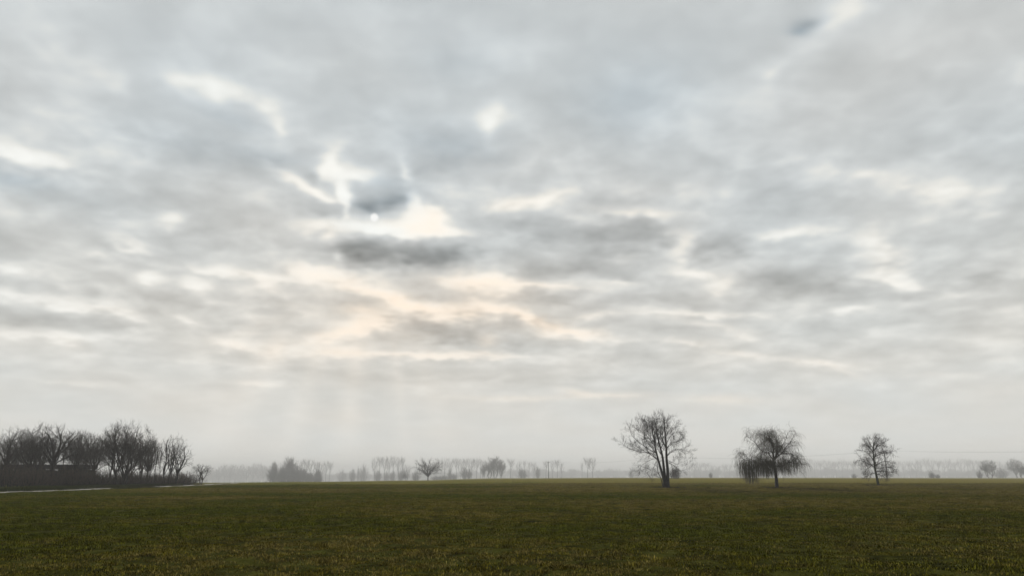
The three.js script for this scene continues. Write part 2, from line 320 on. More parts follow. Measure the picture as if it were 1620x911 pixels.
// A limb, then its branches, their twigs and so on. `to(level)` says which part takes a level.
function grow(pts, radii, level, C, R) {
  C.to(level).tube(pts, radii, radii[0] > 0.14 ? 7 : radii[0] > 0.05 ? 5 : 3);
  const L = C.levels[level];
  if (!L) return;
  let len = 0; const acc = [0];
  for (let k = 1; k < pts.length; k++) acc.push(len += pts[k].distanceTo(pts[k - 1]));
  const n = Math.max(1, Math.round(len * (1 - L.from) * L.per * (0.8 + 0.4 * R())));
  let spin = R() * 6.28;
  for (let c = 0; c < n; c++) {
    const t = L.from + (1 - L.from) * (c + 0.2 + 0.75 * R()) / n, at = t * len;
    let k = 1; while (k < pts.length - 1 && acc[k] < at) k++;
    const f = clamp((at - acc[k - 1]) / (acc[k] - acc[k - 1] + 1e-6), 0, 1);
    const p = pts[k - 1].clone().lerp(pts[k], f), r0 = lerp(radii[k - 1], radii[k], f);
    const tan = pts[k].clone().sub(pts[k - 1]).normalize();
    const perp = V(R() - 0.5, R() - 0.5, R() - 0.5).cross(tan).normalize();
    spin += 2.4 + R() * 0.6;
    perp.applyAxisAngle(tan, spin);
    const a = (L.angle + (R() - 0.5) * (L.angleVary ?? 30)) * D2R;
    const dir = tan.multiplyScalar(Math.cos(a)).addScaledVector(perp, Math.sin(a));
    dir.y += L.lift ?? 0; dir.normalize();
    const want = L.len * (0.55 + 0.8 * R()) * lerp(1.1, 0.65, t);
    const r = Math.max(L.min, Math.min(r0 * 0.62, L.r * (0.8 + 0.4 * R())));
    const seg = L.seg, out = [p.clone()];
    for (let s = 0; s < seg; s++) {
      dir.x += (R() - 0.5) * L.wob; dir.z += (R() - 0.5) * L.wob; dir.y += (R() - 0.5) * L.wob + (L.bend ?? 0) * (L.late ? s / seg * 2 : 1);
      dir.normalize();
      p.addScaledVector(dir, want / seg);
      if (C.floor && p.y < C.floor(p)) p.y = C.floor(p) + 0.02;
      out.push(p.clone());
      if (C.inside && !C.inside(p) && s >= 1) break;
    }
    grow(out, out.map((_, s) => lerp(r, Math.max(L.min * 0.6, r * 0.35), s / (out.length - 1))), level + 1, C, R);
  }
}
function curve(points, n) { const c = new THREE.CatmullRomCurve3(points, false, 'centripetal'); return c.getPoints(n); }
function ellipsoid(w, cy, ry, dx = 0) { return (p) => ((p.x - dx) / w) ** 2 + ((p.y - cy) / ry) ** 2 + (p.z / w) ** 2 < 1; }

const bark = new THREE.MeshStandardMaterial({ color: new THREE.Color().setRGB(0.034, 0.029, 0.026), map: barkGrain, bumpMap: barkGrain, bumpScale: 0.02, roughness: 0.95 });
const mossyBark = new THREE.MeshStandardMaterial({ color: new THREE.Color().setRGB(0.034, 0.046, 0.02), map: barkGrain, bumpMap: barkGrain, bumpScale: 0.02, roughness: 1 });
const twigWood = new THREE.MeshStandardMaterial({ color: new THREE.Color().setRGB(0.042, 0.034, 0.03), roughness: 0.9 });
const brownTwig = new THREE.MeshStandardMaterial({ color: new THREE.Color().setRGB(0.07, 0.05, 0.036), roughness: 0.9 });
const willowTwig = new THREE.MeshStandardMaterial({ color: new THREE.Color().setRGB(0.06, 0.052, 0.034), roughness: 0.9 });

// A bare broad tree: short trunk, limbs reaching for the skin of an oval crown, then branches and twigs.
function bareTree({ h, w, fork = 0.25, limbs = 7, seed, lean = 0, r = 0.02, stems = 1, low = 100, per = [2.2, 3.6, 4.2], twig = 0.009, lens = [0.32, 0.15, 0.08], cy = 0.58, ry = 0.43, spread = 0.12, bend = 0.05, flat = 1 }) {
  const R = rng(seed), trunk = new Wood(), crown = new Wood(), R0 = h * r;
  const C = {
    to: (l) => l < 1 ? trunk : crown, inside: ellipsoid(w * 1.04, h * cy, h * ry * 1.03, lean * h * 0.5),
    levels: [
      { from: 0.22, per: per[0], angle: 44, len: h * lens[0], r: R0 * 0.28, min: twig * 1.6, seg: 5, wob: 0.28, bend },
      { from: 0.15, per: per[1], angle: 46, len: h * lens[1], r: R0 * 0.1, min: twig * 1.2, seg: 4, wob: 0.35, bend },
      { from: 0.15, per: per[2], angle: 45, len: h * lens[2], r: twig * 1.3, min: twig, seg: 2, wob: 0.3, bend: 0.06 }],
  };
  for (let s = 0; s < stems; s++) {
    const sa = s / stems * 6.28 + R(), off = stems > 1 ? 0.35 : 0;
    const foot = V(Math.cos(sa) * off * R0 * 4, -0.25, Math.sin(sa) * off * R0 * 4);
    const top = V(lean * h * fork * 1.3 + Math.cos(sa) * off * h * spread * 3, h * fork * (0.85 + 0.3 * R()), Math.sin(sa) * off * h * spread * 3);
    const rr = R0 / Math.sqrt(stems);
    const pts = curve([foot, foot.clone().lerp(top, 0.5).add(V((R() - 0.5) * 0.05 * h, 0, (R() - 0.5) * 0.05 * h)), top], 8);
    trunk.tube(pts, pts.map((_, k) => rr * (k === 0 ? 1.45 : k === 1 ? 1.12 : lerp(1, 0.8, k / 8))), 8);
    const nl = Math.ceil(limbs / stems);
    for (let k = 0; k < nl; k++) {
      const u = (k + 0.5) / nl, polar = Math.acos(lerp(1, Math.cos(low * D2R), Math.pow(u, flat))), a = sa + k * 2.4 + R() * 0.7;
      const goal = V(lean * h * 0.5 + Math.sin(polar) * Math.cos(a) * w * 0.92, h * cy + Math.cos(polar) * h * ry * 0.93, Math.sin(polar) * Math.sin(a) * w * 0.92);
      const from = top.clone().lerp(foot, k === 0 ? 0 : u * 0.35), far = from.distanceTo(goal);
      const mid = from.clone().lerp(goal, 0.45); mid.y += far * (0.03 + 0.1 * R()) * (goal.y > from.y ? 1 : 0.4); mid.x += (R() - 0.5) * far * 0.26; mid.z += (R() - 0.5) * far * 0.26;
      const lp = curve([from, from.clone().lerp(mid, 0.45).add(V((R() - 0.5) * far * 0.12, far * 0.05, (R() - 0.5) * far * 0.12)), mid, mid.clone().lerp(goal, 0.55).add(V((R() - 0.5) * far * 0.16, (R() - 0.3) * far * 0.12, (R() - 0.5) * far * 0.16)), goal], 12);
      const lr = rr * lerp(0.72, 0.42, u);
      grow(lp, lp.map((_, q) => lr * Math.pow(1 - q / 13, 0.85) + twig), 0, C, R);
    }
  }
  return { trunk, crown };
}
// A shrub: many stems from one root.
function bareShrub({ h, w, stems = 9, seed, twig = 0.008, per = [4, 5], lens = [0.4, 0.2], rim = 0.35 }) {
  const R = rng(seed), stem = new Wood(), crown = new Wood();
  const C = { to: (l) => l < 1 ? stem : crown, levels: [
    { from: 0.04, per: per[0], angle: 38, len: h * lens[0], r: twig * 1.8, min: twig, seg: 3, wob: 0.35, bend: 0.06 },
    { from: 0.1, per: per[1], angle: 42, len: h * lens[1], r: twig, min: twig * 0.9, seg: 2, wob: 0.35, bend: 0.05 }] };
  for (let k = 0; k < stems; k++) {
    const a = k * 2.4 + R(), q = Math.sqrt((k + 0.5) / stems), foot = V(Math.cos(a) * q * w * 0.55, -0.12, Math.sin(a) * q * w * 0.55);
    const tip = V(Math.cos(a) * q * w, h * (1 - (1 - rim) * q * q - 0.2 * R()), Math.sin(a) * q * w);
    const pts = curve([foot, foot.clone().lerp(tip, 0.5).add(V((R() - 0.5) * 0.25 * w, h * 0.06, (R() - 0.5) * 0.25 * w)), tip], 6);
    grow(pts, pts.map((_, s) => lerp(twig * 3.2, twig, s / 6)), 0, C, R);
  }
  return { trunk: stem, crown };
}
// A tall narrow poplar: clean trunk, all limbs steep, brushes of shoots at the top.
function poplar({ h = 22, w = 4, bare = 0.3, limbs = 9, seed, twig = 0.05, per = [0.9, 1.1] }) {
  const R = rng(seed), trunk = new Wood(), crown = new Wood();
  const C = { to: (l) => l < 0 ? trunk : crown, levels: [
    { from: 0.25, per: per[0], angle: 32, len: h * 0.17, r: twig * 1.4, min: twig, seg: 3, wob: 0.25, bend: 0.14 },
    { from: 0.2, per: per[1], angle: 34, len: h * 0.08, r: twig, min: twig * 0.85, seg: 2, wob: 0.3, bend: 0.1 }] };
  const tp = curve([V(0, -0.5, 0), V((R() - 0.5) * 0.6, h * 0.3, 0), V((R() - 0.5) * 1.2, h * 0.62, (R() - 0.5)), V((R() - 0.5) * 1.4, h * 0.96, (R() - 0.5) * 1.4)], 12);
  trunk.tube(tp, tp.map((_, k) => lerp(0.42, 0.1, k / 12)), 6);
  for (let k = 0; k < limbs; k++) {
    const t = bare + (0.9 - bare) * (k + R() * 0.6) / limbs, p = tp[Math.min(11, Math.floor(t * 12))].clone().lerp(tp[Math.min(12, Math.floor(t * 12) + 1)], (t * 12) % 1);
    const a = k * 2.4 + R(), reach = w * (0.55 + 0.5 * R()), tip = V(Math.cos(a) * reach, Math.min(h, p.y + h * (0.28 + 0.16 * R())), Math.sin(a) * reach);
    const pts = curve([p, p.clone().lerp(tip, 0.45).add(V(Math.cos(a) * reach * 0.22, 0, Math.sin(a) * reach * 0.22)), tip], 6);
    grow(pts, pts.map((_, s) => lerp(h * 0.0073, twig, s / 6)), 0, C, R);
  }
  return { trunk, crown };
}
function plant(parts, barkMat, twigMat, x, z, turn = 0) {
  const g = new THREE.Group();
  mesh('trunk', parts.trunk.geometry(), barkMat, g);
  mesh('crown', parts.crown.geometry(), twigMat, g);
  g.position.set(x, groundHeight(x, z), z); g.rotation.y = turn;
  return g;
}

// ---------------------------------------------------------------- the three field trees on the right
// Sketched limbs: [x, y] pairs in sketch units from the foot of the tree; `deep` is how far the tip swings towards or away from the road.
function sketchTree({ unit, lean, limbs, seed, C, z0 = 0 }) {
  const R = rng(seed);
  for (const [pairs, r0, r1, deep = 0, start] of limbs) {
    const n = pairs.length - 1;
    const pts = curve(pairs.map(([x, y], k) => V((x + lean * y) * unit, y * unit, (deep * Math.pow(k / n, 1.3) + (start ?? 0)) * unit)), n * 4);
    grow(pts, pts.map((_, k) => lerp(r0, r1, Math.pow(k / (n * 4), 0.8))), 0, C, R);
  }
}
function turned(limbs, turns, seed) {                         // further limbs round the far and near side of the crown
  const R = rng(seed), out = [];
  for (const [k, deep, squeeze] of turns) {
    const [pairs, r0, r1] = limbs[k], x0 = pairs[0][0];
    out.push([pairs.map(([x, y], i) => [x0 + (x - x0) * squeeze + (i ? (R() - 0.5) * 12 : 0), y + (i ? (R() - 0.5) * 16 : 0)]), r0 * 0.85, r1, deep]);
  }
  return out;
}
const fieldTrees = 'lone bare trees standing in the field';
function fieldLevels(S, twig, bend = 0.04) {
  return [
    { from: 0.16, per: 3.4, angle: 47, len: 1.3 * S, r: 0.03, min: twig * 1.5, seg: 5, wob: 0.3, bend },
    { from: 0.12, per: 6.2, angle: 46, len: 0.62 * S, r: twig * 1.6, min: twig * 1.15, seg: 3, wob: 0.35, bend },
    { from: 0.15, per: 7.2, angle: 44, len: 0.34 * S, r: twig, min: twig, seg: 2, wob: 0.3, bend: 0.03 }];
}
{ // several stems from one foot, wide open crown
  const unit = 0.0105, lean = 0.052, x = 15.8, z = -78.2, tree = new THREE.Group();
  const crown = new Wood();
  const stems = [
    [[[[-15, -20], [-25, 60], [-40, 120], [-75, 240], [-98, 320], [-120, 410], [-133, 480], [-150, 560], [-165, 640]], 0.19, 0.03, 30],
      [[[-98, 290], [-140, 320], [-190, 352], [-275, 363], [-355, 390], [-435, 425], [-485, 470]], 0.06, 0.012, 40],
      [[[-108, 355], [-185, 395], [-265, 455], [-335, 515], [-365, 560], [-380, 640]], 0.06, 0.012, -60],
      [[[-128, 430], [-175, 490], [-235, 560], [-270, 605], [-295, 670]], 0.05, 0.012, 70],
      [[[-133, 470], [-190, 560], [-190, 620], [-215, 700]], 0.045, 0.012, -90],
      [[[-95, 300], [-150, 290], [-235, 240], [-295, 160]], 0.04, 0.01, -80],
      [[[-85, 280], [-120, 250], [-150, 190], [-215, 150], [-180, 110]], 0.03, 0.01, 90]],
    [[[[-5, -20], [-15, 90], [-25, 180], [-40, 310], [-60, 400], [-80, 480], [-95, 550], [-105, 620], [-125, 710]], 0.2, 0.025, -30],
      [[[-40, 320], [-70, 350], [-110, 420], [-140, 500], [-170, 600], [-150, 690]], 0.05, 0.012, 120],
      [[[-62, 400], [-30, 470], [-60, 560], [-40, 640], [-55, 720]], 0.045, 0.012, -110],
      [[[-90, 520], [-130, 580], [-160, 650], [-180, 700]], 0.04, 0.012, 60],
      [[[-85, 500], [-50, 570], [-20, 640], [-10, 700]], 0.04, 0.012, 90]],
    [[[[15, -20], [12, 80], [10, 180], [-2, 300], [-5, 400], [-10, 460], [-20, 560], [-28, 640], [-32, 725]], 0.22, 0.025, 20],
      [[[-5, 410], [-45, 470], [-85, 530], [-115, 600], [-185, 660]], 0.05, 0.012, -70],
      [[[0, 320], [55, 370], [135, 390], [205, 370], [268, 338]], 0.05, 0.01, 60],
      [[[0, 400], [55, 450], [125, 480], [190, 492]], 0.05, 0.01, -60],
      [[[-8, 450], [55, 550], [110, 580], [140, 560]], 0.045, 0.01, 80],
      [[[-15, 500], [30, 590], [65, 640], [90, 660]], 0.04, 0.01, -80],
      [[[12, 260], [70, 228], [110, 195], [140, 160]], 0.045, 0.01, 40],
      [[[10, 280], [60, 260], [120, 240], [160, 250]], 0.035, 0.01, -90]],
    [[[[-30, -15], [-62, 100], [-92, 160], [-103, 230], [-110, 290]], 0.06, 0.015, 50]]];
  stems.forEach((limbs, k) => {
    const stem = new Wood();
    const C = { to: (l) => l < 1 ? stem : crown, levels: fieldLevels(1, 0.0078, 0.05) };
    if (k < 3) limbs.push(...turned(limbs, [[2, 190, 0.6], [3, -190, 0.8]], 5 + k), ...turned(limbs, [[1, -230, 0.5]], 15 + k));
    sketchTree({ unit, lean, limbs: limbs.slice(0, 1), seed: 31 + k, C: { ...C, levels: C.levels.map((l, i) => i ? l : { ...l, from: k === 3 ? 0.35 : 0.5 }) } });
    sketchTree({ unit, lean, limbs: limbs.slice(1), seed: 41 + k, C });
    mesh('trunk', stem.geometry(), bark, tree);
  });
  mesh('crown', crown.geometry(), twigWood, tree);
  tree.position.set(x, groundHeight(x, z), z); tree.scale.set(0.95, 0.93, 0.95);
  tag(tree, 'bare_tree', 'bare tree with several black stems and a wide open crown, left of the willow', 'tree', fieldTrees);
}
{ // weeping willow
  const unit = 0.0092, lean = 0.09, x = 27.1, z = -78.2, tree = new THREE.Group();
  const trunk = new Wood(), crown = new Wood(), hanging = new Wood();
  const C = { to: (l) => l < 1 ? trunk : l < 3 ? crown : hanging, floor: (p) => 0.3 + 0.25 * Math.abs(Math.sin(p.x * 9 + p.z * 7)), levels: [
    { from: 0.15, per: 5, angle: 50, len: 1.1, r: 0.028, min: 0.012, seg: 5, wob: 0.32, bend: 0 },
    { from: 0.1, per: 5, angle: 46, len: 0.62, r: 0.011, min: 0.009, seg: 4, wob: 0.35, bend: -0.06 },
    { from: 0.05, per: 6, angle: 50, len: 1.15, r: 0.009, min: 0.008, seg: 5, wob: 0.22, bend: -0.4 }] };
  const limbs = [
    [[[0, -25], [8, 90], [22, 190], [40, 270], [42, 330], [48, 400], [50, 490], [80, 570], [120, 650]].map(([a, b]) => [-a + 0, b]), 0.21, 0.03, 0],
    [[[-42, 250], [-100, 270], [-180, 280], [-260, 300], [-340, 320], [-410, 340], [-470, 410]], 0.085, 0.014, 40],
    [[[-180, 278], [-250, 240], [-295, 200]], 0.05, 0.012, 30],
    [[[-42, 320], [-75, 370], [-110, 415], [-170, 435], [-220, 490], [-250, 540], [-310, 585], [-355, 625]], 0.085, 0.014, -50],
    [[[-40, 340], [-5, 410], [-10, 500], [-40, 590], [-110, 660]], 0.07, 0.014, 70],
    [[[-32, 335], [10, 380], [60, 420], [100, 490], [150, 550], [190, 640]], 0.085, 0.014, 30],
    [[[-30, 270], [50, 245], [120, 290], [190, 300], [260, 260]], 0.06, 0.012, -40],
    [[[60, 405], [140, 410], [210, 370], [240, 355]], 0.05, 0.012, 60],
    [[[-50, 400], [-120, 460], [-180, 540], [-170, 640]], 0.05, 0.012, 90],
    [[[-50, 480], [-90, 560], [-140, 620], [-190, 660]], 0.045, 0.012, -80]];
  const extra = turned(limbs, [[1, 260, 0.55], [1, -260, 0.6], [3, 240, 0.4], [5, -250, 0.5], [5, 240, 0.3], [6, 230, 0.6], [6, -230, 0.5], [4, -160, 1]], 9);
  sketchTree({ unit, lean, limbs: limbs.slice(0, 1), seed: 61, C: { ...C, levels: C.levels.map((l, i) => i ? l : { ...l, from: 0.6 }) } });
  sketchTree({ unit, lean, limbs: [...limbs.slice(1), ...extra], seed: 62, C });
  // curtains of long shoots: x, height, depth, spread, lowest reach, number
  const R = rng(63);
  for (const [cx, cy, cz, sx, low, n] of [[-345, 320, 20, 95, 40, 110], [-395, 300, -30, 80, 90, 55], [-300, 250, 40, 95, 30, 110], [-150, 330, 60, 90, 100, 90], [-95, 300, -60, 90, 90, 130], [-60, 320, 60, 80, 130, 70], [-210, 350, 0, 70, 150, 60], [60, 330, 60, 90, 140, 50], [130, 320, -50, 90, 130, 60], [190, 320, 30, 60, 130, 30]])
    for (let k = 0; k < n; k++) {
      const gx = (R() + R() + R() - 1.5) * 1.15, px = cx + gx * sx, py = cy + (R() - 0.35) * 60 - Math.abs(gx) * 18, pz = cz + (R() + R() - 1) * 90;
      const end = low + (cy - low) * 0.55 * R() * R() + 30 * Math.abs(gx), sway = (R() - 0.5) * 30, pts = [];
      for (let s = 0; s <= 4; s++) { const t = s / 4; pts.push(V((px + lean * py + sway * Math.sqrt(t) + (R() - 0.5) * 7) * unit, lerp(py, Math.min(end, py - 40), t * (0.6 + 0.4 * t)) * unit, (pz + (R() - 0.5) * 7) * unit)); }
      hanging.tube(pts, [0.014, 0.013, 0.012, 0.01, 0.006], 3);
    }
  mesh('trunk', trunk.geometry(), bark, tree);
  const c = mesh('crown', crown.geometry(), twigWood, tree);
  mesh('hanging_shoots', hanging.geometry(), willowTwig, c);
  tree.position.set(x, groundHeight(x, z), z); tree.scale.set(0.96, 0.92, 0.96);
  tag(tree, 'willow_tree', 'weeping willow with curtains of bare shoots hanging almost to the grass', 'tree', fieldTrees);
}
{ // single leaning mossy trunk, rounded crown
  const unit = 0.0151, lean = 0.122, x = 45.4, z = -94.7, tree = new THREE.Group();
  const trunk = new Wood(), crown = new Wood();
  const C = { to: (l) => l < 0 ? trunk : crown, inside: ellipsoid(2.95, 3.55, 3.1, 0.15), levels: [
    { from: 0.12, per: 4.4, angle: 48, len: 1.1, r: 0.03, min: 0.016, seg: 5, wob: 0.42, bend: -0.03 },
    { from: 0.08, per: 6.4, angle: 50, len: 0.6, r: 0.015, min: 0.012, seg: 4, wob: 0.45, bend: 0.02 },
    { from: 0.1, per: 5.6, angle: 46, len: 0.36, r: 0.01, min: 0.009, seg: 2, wob: 0.4, bend: 0.05 }] };
  const limbs = [
    [[[-40, 205], [-80, 255], [-130, 290], [-175, 288]], 0.08, 0.015, 30],
    [[[-32, 150], [-70, 175], [-130, 205], [-172, 215], [-185, 200]], 0.07, 0.015, -40],
    [[[-45, 275], [-80, 315], [-130, 345], [-150, 350]], 0.07, 0.015, 50],
    [[[-42, 305], [-70, 355], [-85, 400], [-80, 412]], 0.06, 0.015, -40],
    [[[-40, 235], [10, 265], [70, 280], [130, 290]], 0.08, 0.015, 40],
    [[[-32, 165], [30, 195], [100, 205], [160, 175]], 0.075, 0.015, -50],
    [[[-40, 295], [0, 335], [50, 355], [75, 360]], 0.07, 0.015, -30],
    [[[-28, 115], [30, 120], [100, 115], [160, 95]], 0.055, 0.013, 40],
    [[[-28, 105], [-70, 95], [-125, 75], [-140, 60]], 0.05, 0.013, 30],
    [[[-24, 95], [30, 85], [80, 55], [95, 45]], 0.05, 0.013, -30],
    [[[-40, 335], [-10, 380], [0, 405], [10, 412]], 0.05, 0.014, 40],
    [[[-36, 180], [-80, 160], [-130, 120], [-150, 90]], 0.05, 0.013, 50],
    [[[-30, 145], [40, 150], [100, 150], [130, 130]], 0.05, 0.013, 70]];
  const tp = curve([[2, -14], [-4, 20], [-16, 75], [-31, 145], [-40, 215], [-46, 285], [-41, 335], [-26, 385], [-18, 412]].map(([a, b], k) => V((a + lean * b) * unit, b * unit, 0)), 20);
  trunk.tube(tp, tp.map((_, k) => k === 0 ? 0.27 : k === 1 ? 0.22 : lerp(0.2, 0.02, k / 20)), 8);
  const extra = turned(limbs, [[0, 150, 0.3], [1, -160, 0.3], [4, 150, 0.3], [5, -170, 0.4], [6, 130, 0.3], [2, -130, 0.2], [7, 150, 0.4], [8, -140, 0.4], [9, 130, 0.4], [3, 90, 0.5]], 3);
  sketchTree({ unit, lean, limbs: [...limbs, ...extra], seed: 71, C });
  mesh('trunk', trunk.geometry(), mossyBark, tree);
  mesh('crown', crown.geometry(), twigWood, tree);
  tree.position.set(x, groundHeight(x, z), z); tree.scale.set(0.91, 0.95, 0.91);
  tag(tree, 'bare_tree', 'bare tree with one slanting mossy trunk and rounded crown, rightmost in the field', 'tree', fieldTrees);
}

// ---------------------------------------------------------------- the wood on the left
const woodTrees = 'bare trees at the edge of the left wood';
// x, z, height, half width, options, label
for (const [px, pz, h, w, o, label] of [
  [-63.4, -95, 7.0, 2.6, { seed: 101, fork: 0.36, limbs: 9, stems: 1, lean: 0.05 }, 'bare dark tree cut by the left edge of the picture'],
  [-63.4, -100, 7.7, 2.8, { seed: 102, fork: 0.24, limbs: 11, low: 90 }, 'bare tree forking low, second from the left edge of the wood'],
  [-60.3, -100, 7.7, 2.9, { seed: 103, fork: 0.42, limbs: 11, r: 0.028, lean: -0.03 }, 'bare tree with a thick dark trunk in front of the long shed'],
  [-60.5, -104, 7.2, 2.3, { seed: 104, fork: 0.2, limbs: 10, stems: 3, lean: 0.15, low: 80 }, 'bare tree of slanting stems just right of the thick dark trunk'],
  [-60.1, -110, 7.0, 2.5, { seed: 105, fork: 0.4, limbs: 12, lean: -0.12, low: 115 }, 'lower bare tree in the dip left of the tallest tree of the wood'],
  [-55.5, -106, 8.1, 2.3, { seed: 106, fork: 0.36, limbs: 10, stems: 2, low: 85 }, 'twin-stemmed bare tree against the left side of the tallest tree'],
  [-52.1, -102, 8.3, 3.5, { seed: 107, fork: 0.17, limbs: 18, r: 0.027, stems: 3, low: 105 }, 'tallest and widest bare tree of the left wood, with long limbs to the right'],
  [-53.6, -112, 6.6, 2.3, { seed: 108, fork: 0.42, limbs: 14, stems: 1, low: 120 }, 'dense bare tree of middle height right of the tallest tree'],
  [-49.1, -109, 7.0, 2.0, { seed: 119, fork: 0.3, limbs: 9, stems: 2, low: 85, per: [1.6, 2.4, 3] }, 'slender open bare tree near the right end of the wood'],
  [-47.9, -108.5, 5.9, 1.8, { seed: 110, fork: 0.3, limbs: 8, stems: 1, lean: 0.12, low: 95, per: [2, 3, 3.4] }, 'bare tree leaning right at the right end of the wood'],
  [-76.9, -116, 7.4, 3.2, { seed: 111, fork: 0.3, limbs: 10 }, 'bare tree behind the left end of the shed'],
  [-77.7, -125, 8.6, 3.4, { seed: 112, fork: 0.3, limbs: 10 }, 'bare tree standing behind the shed roof'],
  [-68.7, -122, 8.0, 3.0, { seed: 113, fork: 0.25, limbs: 11, stems: 2 }, 'bare tree farther back between the shed and the tallest tree'],
  [-80, -124, 8.2, 3.4, { seed: 114, fork: 0.25, limbs: 11, stems: 2 }, 'bare tree farthest back behind the tree at the left edge'],
  [-58.1, -118, 7.4, 2.8, { seed: 115, fork: 0.25, limbs: 11, stems: 2 }, 'bare tree farther back right of the tallest tree'],
  [-73.5, -131, 8.6, 3.2, { seed: 116, fork: 0.25, limbs: 10, stems: 2 }, 'bare tree far back right of the shed roof'],
]) tag(plant(bareTree({ h, w, twig: 0.0098, per: [2.4, 3.5, 3.7], bend: 0.015, flat: 0.85, ...o }), bark, twigWood, px, pz), 'bare_tree', label, 'tree', woodTrees);

{ // thin saplings between the wood's right-hand trees
  const R = rng(140), protos = [0, 1, 2].map((k) => plant(poplar({ h: 6, w: 0.55, bare: 0.35, limbs: 7, seed: 141 + k, twig: 0.012, per: [2.4, 3] }), bark, twigWood, 0, 0));
  protos.forEach((p) => { p.children[0].scale.set(0.16, 1, 0.16); });
  const spots = [[-52.8, -108], [-52.1, -109.5], [-51.4, -108], [-50.9, -110], [-50.4, -107.5], [-49.9, -111], [-54, -107], [-49.4, -110.5], [-55, -104]];
  spots.sort((a, b) => a[0] / -a[1] - b[0] / -b[1]).forEach(([x, z], k) => {
    const s = protos[k % 3].clone(); s.position.set(x, groundHeight(x, z), z); s.rotation.y = R() * 6; s.scale.setScalar(0.75 + 0.3 * R());
    tag(s, 'sapling', ORDINAL[k] + ' thin upright sapling, counted from the left, under the wood\'s right half', 'sapling', 'saplings in the left wood');
  });
}
{ // thicket below the trees
  const R = rng(150), protos = [0, 1, 2, 3].map((k) => plant(bareShrub({ h: 2.5, w: 1.7, stems: 24, seed: 151 + k, twig: 0.013, per: [4, 4.5] }), bark, brownTwig, 0, 0));
  let n = 0;
  for (const [dz, count] of [[0, 16], [4.5, 16]]) for (let k = 0; k < count; k++) {
    const t = (k + 0.3 + 0.4 * R()) / count, x = lerp(-63.8, -48, t) + (R() - 0.5), z = lerp(-92, -110, t) - dz - 2 * R();
    const s = protos[n++ % 4].clone(), tall = lerp(1.1, 0.66, t) * (0.62 + 0.6 * R());
    s.position.set(x, groundHeight(x, z), z); s.rotation.y = R() * 6; s.scale.set(1 + 0.3 * R(), tall, 1 + 0.3 * R());
    tag(s, 'thicket_shrub', 'leafless brown shrub in the dark thicket beneath the trees of the left wood', 'shrub', 'shrubs of the thicket in the left wood');
  }
}
{ // long low open-topped shed behind the trees
  const g = new THREE.Group(), x0 = -9.5, x1 = 9.5;
  const dark = new THREE.MeshStandardMaterial({ color: new THREE.Color().setRGB(0.03, 0.028, 0.03), map: barkGrain, roughness: 0.9 });
  const tin = new THREE.MeshPhysicalMaterial({ specularIntensity: 0.2, color: new THREE.Color().setRGB(0.032, 0.03, 0.032), map: gravelGrain, roughness: 0.95 });
  const roof = new THREE.Shape([new THREE.Vector2(-3.4, 3.0), new THREE.Vector2(0, 3.08), new THREE.Vector2(3.4, 3.0), new THREE.Vector2(3.4, 2.36), new THREE.Vector2(0, 2.4), new THREE.Vector2(-3.4, 2.36)]);
  const rg = new THREE.ExtrudeGeometry(roof, { depth: x1 - x0 + 0.8, bevelEnabled: false }); rg.rotateY(Math.PI / 2); rg.translate(x0 - 0.4, 0, 0);
  mesh('roof', rg, tin, g);
  for (const s of [-1, 1]) {
    for (let k = 0; k < 10; k++) {                            // each wall bay
      const b = new THREE.BoxGeometry(1.86, 2.5 - 0.14 * (k % 3 === 1), 0.12); b.translate(x0 + 0.95 + k * 1.9, 1.06 - 0.07 * (k % 3 === 1), s * 3);
      mesh('wall_panel', b, dark, g);
    }
    for (let k = 0; k <= 10; k++) { const b = new THREE.BoxGeometry(0.16, 2.75, 0.16); b.translate(x0 + k * 1.9, 1.2, s * 3.15); mesh('post', b, dark, g); }
  }
  const x = -75.5, z = -117; g.position.set(x, groundHeight(x, z), z); g.rotation.y = 0.35;
  tag(g, 'shed', 'long low dark shed behind the trees, daylight showing under its roof', 'shed');
}

// ---------------------------------------------------------------- trees beyond the field
// x, z, height of the top above eye level, half width
const WOOD_EDGE = [[-823.2, -1971.9, 25.98, 9.80], [-812.7, -1982.1, 23.88, 9.85], [-812.4, -2030.6, 29.07, 10.93], [-828.1, -2109.1, 23.21, 10.48], [-766.9, -1995.3, 25.77, 10.74], [-756.1, -2006.1, 29.24, 9.97], [-728.7, -1972.5, 29.40, 10.62], [-772.5, -2134.1, 29.92, 9.72], [-749.9, -2110.3, 31.22, 8.74], [-692.2, -1989.7, 25.55, 10.71], [-704.7, -2075.0, 33.69, 10.31], [-705.9, -2119.8, 33.47, 11.41], [-642.5, -1968.7, 26.55, 9.78], [-666.3, -2083.8, 25.90, 10.36]];
const CLUMP = [[-245.8, -787.2, 14.54, 7.17], [-230.2, -787.2, 18.96, 10.43], [-233.0, -770.8, 8.66, 5.75], [-214.9, -779.0, 8.13, 8.39], [-216.7, -762.6, 6.73, 6.95], [-209.3, -787.2, 3.16, 6.52], [-205.0, -803.6, 7.74, 4.33], [-196.7, -770.8, -0.62, 6.07]];
const POPL_A = [[-409.7, -1476.6, 27.26, 6.73], [-391.2, -1444.3, 27.83, 6.58], [-389.3, -1473.4, 27.80, 7.32], [-368.6, -1435.6, 24.20, 6.54], [-381.2, -1518.8, 23.17, 6.29], [-369.5, -1512.0, 26.70, 5.64], [-354.5, -1480.7, 23.77, 5.52]];
const BUSH_A = [[-347.2, -1558.0, 11.26, 9.68], [-261.2, -1246.4, 11.01, 6.19], [-298.3, -1476.0, 17.77, 3.06], [-262.9, -1344.8, 17.81, 8.35]];
